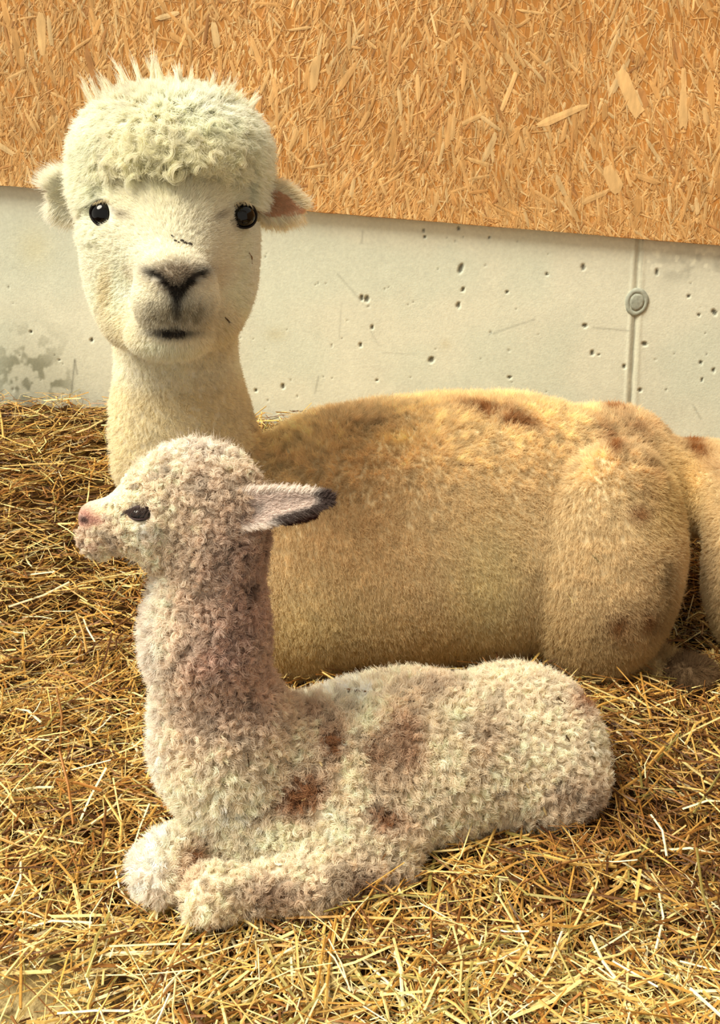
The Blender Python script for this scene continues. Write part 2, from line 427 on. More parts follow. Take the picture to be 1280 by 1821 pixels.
    i = np.arange(len(u)).reshape(U.shape); q = np.stack([i[:-1, :-1], i[1:, :-1], i[1:, 1:], i[:-1, 1:]], -1).reshape(-1, 4)
    o = np_mesh('wall_back', wall_pt(u, z, off), q, tinted('cast_concrete', 0.85, 0.15, 130, 0.09, 0.35, 240, 0.0012), col=np.clip(col, 0, .95))
    o['kind'] = 'structure'
    # filled tie hole: a raised ring with a plug set in it
    uc, zc = wall_uz(1132, 537)
    def disc(name, prof, colr, parent):
        n = 40; V = []; F = []
        for r, h in prof:
            for k in range(n):
                a = 2*math.pi*k/n; rr = r*(1+0.02*math.sin(3*a+1)+0.015*math.sin(7*a)); V.append(wall_pt(np.array(uc+rr*math.cos(a)), np.array(zc+rr*1.22*math.sin(a)), h))
        for j in range(len(prof)-1):
            for k in range(n): F.append([j*n+k, j*n+(k+1) % n, (j+1)*n+(k+1) % n, (j+1)*n+k])
        V = np.array(V).reshape(-1, 3); nn = fbm(V, 60, 3, 3)[:, None]
        return np_mesh(name, V, F, colr, parent, col=lin((168, 172, 158))*(.85+.3*nn))
    m = tinted('grey_plug_mortar', 0.8, 0.2, 150, 0.15, 0.3, 300, 0.001)
    s = scl(1132, 537, 2.2)
    ring = disc('plug_ring', [(21.5*s, -.001), (21*s, .0022), (15.5*s, .003), (13.5*s, .0015), (13*s, .0005)], m, o)
    core = disc('plug', [(13*s, .0005), (12.4*s, .003), (9*s, .0036), (.2*s, .004)], tinted('pale_plug_mortar', 0.8, 0.2, 120, 0.3, 0.3, 300, 0.001), o)
    return o
build_wall()

# ------------------------------------------------------------------ board of pressed wood strands
def build_board():
    th = 0.020
    uL, zL = wall_uz(0, 330, th); uR, zR = wall_uz(1280, 437, th); sl = (zR-zL)/(uR-uL)
    edge = lambda u: zL+sl*(u-uL)
    u0, u1, top = -1.7, 1.6, 1.75
    uu = np.linspace(u0, u1, 120); V = []; F = []
    for k, u in enumerate(uu):
        w = 0.0016*(vnoise(np.array([[u*30, 0, 0]]), 1, 5)[0]-.5)+0.0012*(vnoise(np.array([[u*110, 0, 0]]), 1, 6)[0]-.5)
        for z, o in ((edge(u)+w, 0.004), (edge(u)+w, th-.0008), (edge(u)+w+.0008, th), (top, th), (top, 0.004)): V.append(wall_pt(np.array(u), np.array(z), o))
    for k in range(len(uu)-1):
        for j in range(4): F.append([k*5+j, k*5+j+1, k*5+5+j+1, k*5+5+j])
    V = np.array(V).reshape(-1, 3)
    mat = tinted('pressed_wood', 0.55, 0.3, 22, 0.28, 0.25, 260, 0.0008, (4, 4, 1))
    c = lin((196, 134, 66))*(.7+.6*fbm(V, 60, 4, 2)[:, None])
    root = np_mesh('strand_board', V, F, mat, col=c, smooth=False)
    tag(root, 'orange pressed-wood strand board fixed to the upper part of the concrete wall', 'board')
    # strands
    pal = np.array([lin(x) for x in [(222, 174, 112), (212, 160, 96), (230, 188, 128), (202, 146, 84), (236, 204, 150), (184, 124, 68), (150, 94, 48)]])
    pw = np.array([.27, .25, .18, .14, .08, .06, .02])
    lv = np.linspace(0, 1, 4)
    def strands(u, z, L, w, ang, lay, colr):
        n = len(u); s = np.array([-.5, -.3, .32, .5]); wd = np.stack([rng.uniform(.25, .8, n), rng.uniform(.8, 1.1, n), rng.uniform(.75, 1.1, n), rng.uniform(.15, .7, n)], 1)
        sh = rng.normal(0, .12, (n, 4)); tilt = rng.normal(0, .004, n); roll = rng.normal(0, .015, n)
        vv = np.zeros((n, 4, 3, 3))
        for i in range(4):
            for j, side in enumerate((-1, 0, 1)):
                a = s[i]*L+rng.normal(0, .03, n)*L*(1 if i in (0, 3) else 0); b = (side*.5*wd[:, i]+sh[:, i]*.5)*w
                uu_ = u+a*np.sin(ang)+b*np.cos(ang); zz = z+a*np.cos(ang)-b*np.sin(ang)
                e = edge(uu_)+0.0006; zz = np.maximum(zz, e+0*zz)
                h = th+lay+a*tilt+b*roll+(0.00022 if side == 0 else -0.0001)+np.where((i == 0) | (i == 3), -.0003, 0)
                vv[:, i, j] = wall_pt(uu_, zz, np.maximum(h, th-.0004))
        return vv.reshape(n, 12, 3), np.repeat(colr, 12, 0)
    SF = np.array([[i*3+j, i*3+j+1, (i+1)*3+j+1, (i+1)*3+j] for i in range(3) for j in range(2)])
    def params(n, lmin, lmax, wmin, wmax, u=None, z=None):
        if u is None:
            u = np.where(rng.random(n) < .75, rng.uniform(-1.02, .98, n), rng.uniform(u0+.03, u1-.03, n))
            z = edge(u)+rng.random(n)**1.25*(top-.06-edge(u))
        p2 = np.stack([u, z, 0*u], 1)
        ang = (fbm(p2, 2.0, 61, 2)-.5)*1.6+rng.normal(0, .48, n)+np.where(rng.random(n) < .14, rng.normal(0, 1.0, n), 0)
        L = lmin+(lmax-lmin)*rng.random(n)**1.5; w = wmin+(wmax-wmin)*rng.random(n)**2
        k = rng.choice(7, n, p=pw); col = (pal[k]*.7+pal[0]*.3)*rng.normal(1, .06, (n, 1))*(.86+.28*fbm(p2, 3, 62, 2))[:, None]
        return u, z, L, w, ang, rng.random(n)*.0010, col
    n = 36000; A = strands(*params(n, .010, .058, .0010, .0072))
    v, c = A; f = (SF[None]+12*np.arange(n)[:, None, None]).reshape(-1, 4)
    o = np_mesh('wood_strands', v.reshape(-1, 3), f, mat, root, col=c, smooth=False); o['kind'] = 'stuff'
    # the largest strands, each a piece of its own
    n = 260; u = rng.uniform(-.95, .92, n); z = edge(u)+.02+rng.random(n)*.36
    a = list(params(n, .035, .08, .006, .015, u, z)); a[5] = .0008+rng.random(n)*.0006
    big = [(1118, 165, .10, .030, -.55), (1000, 205, .11, .016, 1.2), (1090, 320, .06, .028, -.5), (905, 160, .085, .012, .35), (560, 130, .07, .022, .2), (75, 60, .08, .02, .1), (1215, 190, .09, .018, -.1)]
    for k, (px_, py_, L, w, g) in enumerate(big):
        uu_, zz = wall_uz(px_, py_, th); a[0][k], a[1][k], a[2][k], a[3][k], a[4][k], a[5][k] = uu_, zz, L, w, g, .0014; a[6][k] = pal[2]*rng.uniform(.98, 1.12)
    v, c = strands(*a); c = c.reshape(n, 12, 3)
    for k in range(n): np_mesh('wood_strand', v[k], SF, mat, root, col=c[k], smooth=False)
build_board()

def build_light_blocker():
    # plank wall added outside the frame to block sky light from the right
    V = []; F = []; C = []
    for k in range(9):
        z0 = -.05+k*.2; z1 = z0+.196; x0, x1 = 1.36+random.uniform(0, .004), 1.40
        b = len(V)
        for x in (x0, x1):
            for y, z in ((.1, z0), (2.28, z0), (2.28, z1), (.1, z1)): V.append((x, y, z)); C.append(lin((150, 112, 70))*random.uniform(.85, 1.0))
        F += [[b, b+3, b+2, b+1], [b+4, b+5, b+6, b+7], [b, b+1, b+5, b+4], [b+1, b+2, b+6, b+5], [b+2, b+3, b+7, b+6], [b+3, b, b+4, b+7]]
    np_mesh('light_blocker_right', V, F, tinted('rough_planks', .8, .1, 20, .3, .3, 60, .002, (1, .1, 1)), col=np.array(C), smooth=False)['kind'] = 'structure'
build_light_blocker()

# ------------------------------------------------------------------ the adult alpaca
A = Solid()
A.ell(690, 960, 1.78, 245, 240, 235, .06)                      # rib cage
A.ell(890, 945, 1.82, 275, 238, 235, .10)                      # belly
A.ell(560, 985, 1.74, 145, 228, 190, .08)                      # shoulder
A.ell(440, 1090, 1.70, 125, 205, 150, .08)                     # chest
A.ell(1073, 1012, 1.63, 134, 228, 125, .018, rot=3)            # folded thigh
A.ell(1090, 880, 1.88, 125, 150, 180, .06)                     # rump
A.ell(1360, 1015, 1.66, 104, 190, 90, .014, rot=-8)           # hanging tail fleece
A.ell(1250, 866, 1.86, 130, 72, 120, .03)
A.ell(1330, 890, 1.74, 90, 80, 90, .04)
A.cone((1130, 1170, 1.62), 40, (1215, 1202, 1.57), 27, .02)
A.ell(1228, 1200, 1.565, 46, 27, 36, .015)                      # hind foot
A.cone((310, 560, 1.64), 102, (322, 780, 1.68), 106, .05)      # neck
A.cone((322, 780, 1.68), 108, (412, 1000, 1.70), 122, .08)
A.ell(306, 258, 1.60, 156, 90, 140, .03)                      # woolly crown
A.ell(303, 385, 1.565, 132, 125, 115, .05)                     # brow and cheeks
A.ell(303, 325, 1.60, 160, 82, 110, .03)                       # temples
A.ell(238, 478, 1.55, 76, 98, 85, .065)                        # cheek fleece
A.ell(374, 478, 1.56, 72, 98, 90, .065)
A.cone((308, 385, 1.50), 84, (313, 500, 1.42), 64, .05)        # bridge to muzzle
A.ell(312, 485, 1.385, 54, 34, 40, .02)                        # nose
A.ell(312, 540, 1.40, 68, 52, 50, .03)                         # upper lip
A.ell(303, 590, 1.425, 66, 36, 48, .025)                       # chin
A.ell(303, 572, 1.51, 96, 50, 70, .06)                        # jaw
A.ell(168, 380, 1.455, 26, 24, 26, .02, cut=True)              # eye sockets
A.ell(447, 384, 1.47, 24, 24, 26, .02, cut=True)
A.ell(283, 494, 1.345, 15, 7, 10, .008, rot=25, cut=True)      # nostrils
A.ell(344, 492, 1.345, 15, 7, 10, .008, rot=-25, cut=True)
A.cone((275, 592, 1.365), 4, (310, 585, 1.345), 5, .008, cut=True)     # mouth
A.cone((310, 585, 1.345), 5, (348, 592, 1.37), 4, .008, cut=True)

# ------------------------------------------------------------------ the cria
B = Solid()
B.ell(408, 1325, 1.13, 106, 140, 112, .03)                     # chest
B.ell(450, 1430, 1.13, 92, 78, 95, .04)
B.ell(540, 1392, 1.17, 170, 140, 130, .06)                     # shoulder and ribs
B.ell(730, 1350, 1.21, 200, 148, 140, .06)
B.ell(915, 1325, 1.27, 145, 130, 140, .05)                     # rump
B.ell(970, 1390, 1.21, 92, 62, 66, .04)                        # hind thigh
B.ell(580, 1490, 1.09, 160, 66, 70, .04)                       # upper foreleg
B.cone((388, 1330, 1.13), 92, (366, 1130, 1.12), 83, .04)      # neck
B.cone((366, 1130, 1.12), 83, (376, 970, 1.12), 85, .04)
B.ell(352, 892, 1.12, 108, 100, 80, .04)                       # skull
B.ell(275, 925, 1.11, 66, 66, 56, .03)                         # cheek
B.cone((255, 908, 1.10), 54, (184, 938, 1.10), 33, .03)       # muzzle
B.ell(164, 914, 1.10, 19, 15, 20, .025)                         # nose
B.ell(176, 962, 1.10, 26, 24, 24, .02)                         # lips
B.ell(245, 911, 1.058, 22, 14, 14, .008, cut=True)             # eye socket
B.ell(143, 917, 1.085, 5, 4, 6, .003, cut=True)                # nostril
B.ell(288, 1545, 1.02, 47, 43, 55, .012)                       # far knee
B.cone((310, 1530, 1.04), 38, (400, 1480, 1.12), 50, .02)
B.ell(368, 1592, .975, 36, 38, 45, .012)                       # near foreleg folded on the ground
B.cone((375, 1592, .98), 33, (560, 1568, 1.01), 38, .02)
B.cone((560, 1568, 1.01), 38, (700, 1545, 1.07), 34, .03)

def finish_animal(S, axes, off, root, colf, name):
    V, Q = surface_nets(S, *axes); c = colf(V)
    return V, Q

def gather(V, Q, S, n, dens=None, back=-0.3):
    r = sample_surface(V, Q, n, dens); g = S.grad(r)
    v = norm(CAMP-r); f = (v*g).sum(1); keep = (f > back) | (rng.random(n) < 0.12)
    return r[keep], g[keep]

def mixc(c, t, w): return c*(1-w[:, None])+np.asarray(t)[None]*w[:, None]

def adult_cols(p):
    px, py = proj(p); n1 = fbm(p, 9, 3, 3); n2 = fbm(p, 45, 6, 2)
    head = sstep(-.06, -.10, p[:, 0])*sstep(.50, .56, p[:, 2]); front = p[:, 1]
    c = np.tile(lin((226, 204, 164)), (len(p), 1))
    c = mixc(c, lin((206, 180, 128)), sstep(.20, .04, p[:, 2])*.6*(.5+n1))  # lower body: wool dirt and the shading toward the ground mixed into the colour
    c = mixc(c, lin((242, 232, 204)), sstep(470, 430, px)*sstep(1080, 850, py))          # neck cream
    # creamy strip along the spine, amber saddle beneath
    spine = sstep(.33, .43, p[:, 2]+.04*(n2-.5))*(px > 450)
    c = mixc(c, lin((244, 222, 176)), spine*(.8+.5*(n1-.4)).clip(0, 1)*sstep(1150, 1000, px))
    c = mixc(c, lin((240, 222, 178)), np.clip(blob(px, py, 500, 790, 80, 45, -25), 0, 1)*.8)
    c = mixc(c, lin((206, 168, 114)), blob(px, py, 640, 940, 90, 120)*.35*(.6+.8*n1))
    c = mixc(c, lin((210, 172, 118)), blob(px, py, 690, 810, 110, 45, -10)*.30*(.4+1.2*n2))
    c = mixc(c, lin((232, 220, 176)), blob(px, py, 870, 1060, 70, 120)*.75+blob(px, py, 560, 1130, 120, 90)*.5)
    c = mixc(c, lin((226, 200, 132)), blob(px, py, 1200, 880, 60, 90)*.6)
    st = sstep(.42, .62, fbm(p, 22, 88, 3))
    for (a, b, rx, ry, ro, w, k) in [(900, 743, 55, 14, 15, .7, 0), (860, 725, 50, 10, 10, .4, 0), (1095, 730, 60, 16, 40, .55, 0), (1180, 745, 70, 16, 40, .6, 0), (1090, 790, 45, 14, 55, .45, 0), (1240, 800, 60, 14, 42, .5, 0),
                                   (1160, 850, 30, 60, -25, .25, 1), (1105, 1118, 26, 26, 0, .55, 1), (1150, 1105, 18, 20, 0, .5, 1), (1186, 1040, 12, 36, 0, .5, 2), (1180, 1110, 22, 50, 10, .4, 2), (640, 745, 60, 22, 0, .3, 0), (510, 815, 50, 9, 10, .3, 0), (1135, 910, 18, 14, 0, .4, 1)]:
        c = mixc(c, lin([(142, 84, 34), (150, 96, 50), (96, 74, 44)][k]), np.clip(blob(px, py, a, b, rx, ry, ro)*w*2.0, 0, .9)*(.35+.65*st))
    c = mixc(c, lin((236, 212, 156)), blob(px, py, 708, 780, 32, 14)*.8)
    c = mixc(c, lin((188, 162, 118)), (blob(px, py, 1040, 1190, 130, 75)*.65+blob(px, py, 700, 1190, 260, 40)*.5+blob(px, py, 1190, 1080, 40, 90)*.4)*(.5+n2))  # dirt plus painted shade on the lower flank and thigh
    # head: white with a grey-brown nose and mouth
    c = mixc(c, lin((250, 246, 230)), head)
    hd = head > .5
    c[hd] = mixc(c[hd], lin((236, 232, 196)), np.clip(blob(px[hd], py[hd], 310, 290, 120, 70)*.75, 0, 1)*(.3+.9*n2[hd]))
    jaw = blob(px, py, 400, 590, 45, 50)*.35+blob(px, py, 215, 590, 40, 40)*.3+blob(px, py, 192, 515, 10, 40)*.45
    c[hd] = mixc(c[hd], lin((214, 196, 140)), np.clip(jaw, 0, 1)[hd])
    nose = np.clip(blob(px, py, 314, 484, 54, 20)*1.1+blob(px, py, 314, 505, 26, 16), 0, 1)*.78
    dk = np.clip(blob(px, py, 277, 488, 19, 7, 24)+blob(px, py, 296, 502, 16, 7, 42)+blob(px, py, 352, 488, 19, 8, -24)+blob(px, py, 334, 502, 16, 8, -42)+blob(px, py, 316, 518, 15, 14)*1.0+blob(px, py, 314, 545, 10, 24)*.85+blob(px, py, 308, 587, 36, 6, 0)*1.2+blob(px, py, 307, 590, 20, 9)*1.0, 0, 1)
    mz = np.clip(blob(px, py, 286, 556, 42, 26)*.95+blob(px, py, 344, 556, 34, 28)*.9, 0, 1)*(.55+.9*(fbm(p, 130, 4, 2)-.2))
    sel = hd & (p[:, 1] < 1.52)
    for t, w in ((lin((150, 138, 112)), mz.clip(0, .85)), (lin((138, 116, 92)), nose), (lin((30, 26, 26)), dk*.95)): c[sel] = mixc(c[sel], t, w[sel])
    tear = blob(px, py, 222, 384, 16, 7, 20)*.45+blob(px, py, 388, 386, 14, 6, -30)*.45+blob(px, py, 411, 398, 6, 9)*.5
    c[sel] = mixc(c[sel], lin((120, 100, 60)), tear[sel])
    tuf = blob(px, py, 205, 330, 60, 8)*.1
    foot = (blob(px, py, 1232, 1205, 58, 40) > .33) & (p[:, 1] < 1.66) & (px > 1180); c[foot] = lin((112, 90, 66))  # hind foot lies in shadow; that shadow is put into its colour
    return np.clip(c*(.9+.2*n1)[:, None], 0, .93)

def build_adult():
    off = P(640, 1250, 1.75)*np.array([1, 1, 0]); root = empty('alpaca', off)
    tag(root, 'large cream and golden alpaca lying down behind the young one, facing the viewer', 'alpaca')
    V, Q = surface_nets(A, axis([(-.42, .0028), (0.0, .009), (1.02, None)]), axis([(1.28, .0032), (1.56, .009), (2.15, None)]), axis([(-.03, .009), (.60, .003), (1.02, None)]))
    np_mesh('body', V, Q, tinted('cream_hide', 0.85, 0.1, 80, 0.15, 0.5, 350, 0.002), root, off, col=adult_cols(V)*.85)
    FM = fur_mat('alpaca_fleece', .22, trans=.42); FH = fur_mat('alpaca_hair', .15, trans=.42)
    # body fleece: short dense plush in small clumps
    r, g = gather(V, Q, A, 150000, lambda p: (p[:, 2] < .62)*1.0+((p[:, 2] >= .62) & (p[:, 1] > 1.6))*.5)
    r_px, r_py = proj(r)
    ih = (r[:, 2] > .665+0*r[:, 0]) & (r_px < 520); r, g = r[~ih], g[~ih]; n = len(r); px, py = proj(r)
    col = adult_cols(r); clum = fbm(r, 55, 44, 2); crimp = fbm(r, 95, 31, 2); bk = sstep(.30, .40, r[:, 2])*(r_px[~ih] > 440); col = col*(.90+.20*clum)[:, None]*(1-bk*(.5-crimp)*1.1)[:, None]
    up = g[:, 2].clip(0, 1); L = .0070+.003*clum+.003*up+bk*(crimp-.5)*.012; neck = (px < 460) & (r[:, 2] > .38); L = np.where(neck, .007, L)
    swirl = np.stack([fbm(r, 12, 1, 2)-.5, fbm(r, 12, 2, 2)-.5, fbm(r, 12, 3, 2)-.5], 1)*1.2
    lean = swirl+np.array([.25, 0, -.75])*(1-.5*up)[:, None]
    grow('fleece', r, g, FM, root, off, 5, 4, L, lean, .0030, .0020, .0009*np.ones(n), .6, col, .00028, wild=.25)['kind'] = 'stuff'
    # face: short smooth hair swept back from the nose
    dn = lambda p: (p[:, 2] > .60)*1.0*(p[:, 1] < 1.64)
    r, g = gather(V, Q, A, 60000, dn, back=-.2); px, py = proj(r)
    m = (px > 100) & (px < 500) & (r[:, 2] > .62) & (py > 285+0*px) & ~((blob(px, py, 186, 380, 25, 22) > .36)) & ~(blob(px, py, 431, 384, 23, 22) > .36)
    m &= ~((blob(px, py, 281, 493, 14, 7) > .45) | (blob(px, py, 346, 491, 14, 7) > .45)) & ~(blob(px, py, 310, 587, 34, 5) > .5)
    r, g, px, py = r[m], g[m], px[m], py[m]; n = len(r)
    ctr = P(313, 500, 1.36); away = norm(r-ctr); away[:, 2] -= .25
    fl = np.hypot(px-313, (py-500))/130
    L = (.0045+.0075*np.clip(fl-.45, 0, 1)); L = L+.004*sstep(450, 540, py)*sstep(.75, 1.0, fl)
    grow('face_hair', r, g, FH, root, off, 4, 4, L, away*1.7, .0022, .0018, 0.0004, .4, adult_cols(r), .00030, wild=.12)['kind'] = 'stuff'
    # woolly topknot: long locks, curling over the brow and spiky at the top
    r, g = gather(V, Q, A, 9000, lambda p: (p[:, 2] > .78)*1.0, back=-.8); px, py = proj(r)
    m = (r[:, 2] > .80) & (py < 292+((px-305)/150)**2*22); r, g, px, py = r[m], g[m], px[m], py[m]; n = len(r)
    frontc = np.clip(sstep(170, 260, py)*(g[:, 1] < -.2), 0, 1)
    top = sstep(200, 150, py)
    L = (.021+.009*rng.random(n))*(1-.35*top)+.006*frontc
    side = np.clip((px-305)/170, -1, 1); mid = blob(px, py, 310, 280, 125, 120)
    frontc = frontc*np.clip(mid*1.3, 0, 1); L = L*(.62+.38*np.clip(mid*1.2, 0, 1))
    lean = np.stack([side*.5, -.1-.0*side, -.9+1.5*top], 1)+rng.normal(0, .28, (n, 3))+np.stack([fbm(r, 28, 1, 2)-.5, fbm(r, 28, 2, 2)-.5, fbm(r, 28, 3, 2)-.5], 1)*3.0*frontc[:, None]
    curl = .0012+.0045*frontc*blob(px, py, 310, 270, 150, 70); turns = .5+1.0*frontc
    col = adult_cols(r)*(.86+.26*fbm(r, 50, 7, 2))[:, None]
    grow('topknot', r, g, FM, root, off, 24, 9, L, lean, .0060, .0022, curl, turns, col, .00034, wild=.10)['kind'] = 'stuff'
    # big loose curls falling over the brow
    r, g = gather(V, Q, A, 9000, lambda p: (p[:, 2] > .80)*1.0*(p[:, 1] < 1.60), back=0); px, py = proj(r)
    m = (blob(px, py, 318, 275, 110, 46) > .30+.6*rng.random(len(px))) & (rng.random(len(px)) < .30); r, g = r[m], g[m]; n = len(r)
    lean = np.stack([rng.normal(0, .9, n), np.full(n, -.2), rng.normal(-.5, .5, n)], 1)
    grow('forelock', r+g*.009, g, FM, root, off, 46, 12, .018+.016*rng.random(n), lean, .0062, .0022, .0050+.004*rng.random(n), .75+.4*rng.random(n), adult_cols(r)*rng.uniform(.82, 1.04, (n, 1)), .00030, wild=.05)['kind'] = 'stuff'
    # soft wool of the temples and cheeks that hides the ear roots
    r, g = gather(V, Q, A, 22000, lambda p: ((p[:, 2] > .72) & (p[:, 2] < .93))*1.0, back=-.9); px, py = proj(r)
    m = ((px < 176) | (px > 440)) & (py > 240) & (py < 425-40*(px > 300)) & (blob(px, py, 186, 380, 30, 26) < .3) & (blob(px, py, 431, 384, 28, 26) < .3); r, g, px, py = r[m], g[m], px[m], py[m]; n = len(r)
    grow('temple_wool', r, g, FM, root, off, 10, 6, .013+.012*rng.random(n)-.008*sstep(340, 400, py), np.stack([np.sign(px-305)*.7, -.1+0*px, -.9+0*px], 1), .005, .0015, .001, .5, adult_cols(r), .00032, wild=.12)['kind'] = 'stuff'
    # stray spikes above the crown
    n = 46; px0 = rng.uniform(160, 440, n)
    rr = np.array([P(x, 168+abs(x-290)**1.5*.018, Yq) for x, Yq in zip(px0, rng.uniform(1.56, 1.64, n))]); gg = np.tile(np.array([0, 0, 1.0]), (n, 1)); gg[:, 0] = (px0-300)/190
    ln = (.026+.016*rng.random(n))*np.where(abs(px0-275) < 32, 1.45, 1.0)
    grow('crown_tuft', rr, norm(gg), FH, root, off, 26, 6, ln, rng.normal(0, .18, (n, 3)), .0060, .0008, .001, .3, np.tile(lin((246, 240, 220)), (n, 1)), .00034, wild=.05)['kind'] = 'stuff'
    # eyes with lids, highlights come from the daylight
    me = simple('wet_black_eye', (5, 4, 6), .07, .35); ml = simple('dark_eyelid', (24, 18, 16), .6, .2)
    for (x, y, Y, rw, tx, nm) in ((187, 380, 1.497, 25, 16, 0), (431, 384, 1.512, 24, -30, 1)):
        s = scl(x, y, Y); c = P(x, y, Y)
        bpy_eye(c, rw*s, root, off, me, ml, yaw=tx, name_lid='eyelid', squash=.92)
    for x0_, x1_, yy, Y_, dx_ in ((170, 206, 360, 1.475, -.5), (416, 447, 362, 1.49, .5)):
        xs_ = np.linspace(x0_, x1_, 16); rr = np.array([P(a, yy-5*math.sin((a-x0_)/(x1_-x0_)*math.pi), Y_) for a in xs_])
        grow('eyelashes', rr, np.tile([0, -1.0, 0], (16, 1)), FH, root, off, 4, 5, .008, np.tile([dx_, 0, -.7], (16, 1)), .001, .0008, .0004, .3, np.tile(lin((206, 192, 160)), (16, 1)), .0002, wild=.1)['kind'] = 'stuff'
    # ears: pale, woolly, held out sideways; the inner side of the right-hand one shows brown-pink
    ear(root, off, (455, 352, 1.60), (532, 372, 1.585), 30, 10, lin((248, 238, 214)), lin((228, 190, 156)), FH, long_=.018, tilt=-1, n=2200, wispL=.02)
    ear(root, off, (150, 345, 1.62), (100, 345, 1.60), 28, 10, lin((250, 247, 234)), lin((248, 244, 228)), FH, long_=.028, tilt=-1, n=2600, wispL=.032)

def uv_sphere(nu=28, nv=16):
    V = [(0, 0, 1)]+[(math.sin(math.pi*j/nv)*math.cos(2*math.pi*i/nu), math.sin(math.pi*j/nv)*math.sin(2*math.pi*i/nu), math.cos(math.pi*j/nv)) for j in range(1, nv) for i in range(nu)]+[(0, 0, -1)]
    F = []
    for j in range(nv-2):
        for i in range(nu): F.append([1+j*nu+i, 1+j*nu+(i+1) % nu, 1+(j+1)*nu+(i+1) % nu, 1+(j+1)*nu+i])
    for i in range(nu): F.append([0, 0, 1+i, 1+(i+1) % nu][1:]+[0]); 
    return np.array(V, float), F, nu
def sphere_mesh(name, c, r, mat, root, off, sq=(1, 1, 1)):
    V, F, nu = uv_sphere()
    F = [f for f in F if len(set(f)) == 4]
    last = len(V)-1
    V = V*np.array(sq)*r+c
    # caps as quads with a repeated centre are avoided by tiny rings
    me = bpy.data.meshes.new(name)
    tri = [[0, 1+i, 1+(i+1) % nu] for i in range(nu)]+[[last, last-1-i, last-1-(i+1) % nu] for i in range(nu)]
    me.from_pydata([tuple(v-np.array(off)) for v in V], [], F+tri); me.materials.append(mat)
    me.polygons.foreach_set('use_smooth', [True]*len(me.polygons)); me.update()
    return link(bpy.data.objects.new(name, me), root)
def bpy_eye(c, r, root, off, me, ml, yaw=0, name_lid='eyelid', squash=1.0, rx=1.0, lidw=.10, open_=.86):
    e = sphere_mesh('eye', c, r, me, root, off, (rx, 1, squash))
    # lid: a torus-like rim that hugs the ball, almond shaped, facing the lens side
    view = norm(CAMP-c); a = math.radians(yaw); f = norm(view+RT*math.sin(-a)*.6)
    ex = norm(np.cross(np.array([0, 0, 1.0]), f)); ez = np.cross(f, ex)
    V = []; F = []; nu, nv = 36, 8
    for i in range(nu):
        t = 2*math.pi*i/nu; ax_ = math.cos(t)*r*1.0*rx; azz = math.sin(t)*r*open_*(abs(math.sin(t))**.15)
        rad = min(.97, math.hypot(ax_, azz)/(r*1.05)); dep = math.sqrt(1-rad*rad)*r*.95
        cc = c+ex*ax_+ez*azz+f*dep; rd = norm(ex*ax_+ez*azz)
        for j in range(nv):
            b = 2*math.pi*j/nv; V.append(cc+(rd*math.cos(b)+f*math.sin(b))*r*lidw*(.8+.5*max(0, math.sin(t))))
    for i in range(nu):
        for j in range(nv): F.append([i*nv+j, i*nv+(j+1) % nv, ((i+1) % nu)*nv+(j+1) % nv, ((i+1) % nu)*nv+j])
    np_mesh(name_lid, V, F, ml, root, off)

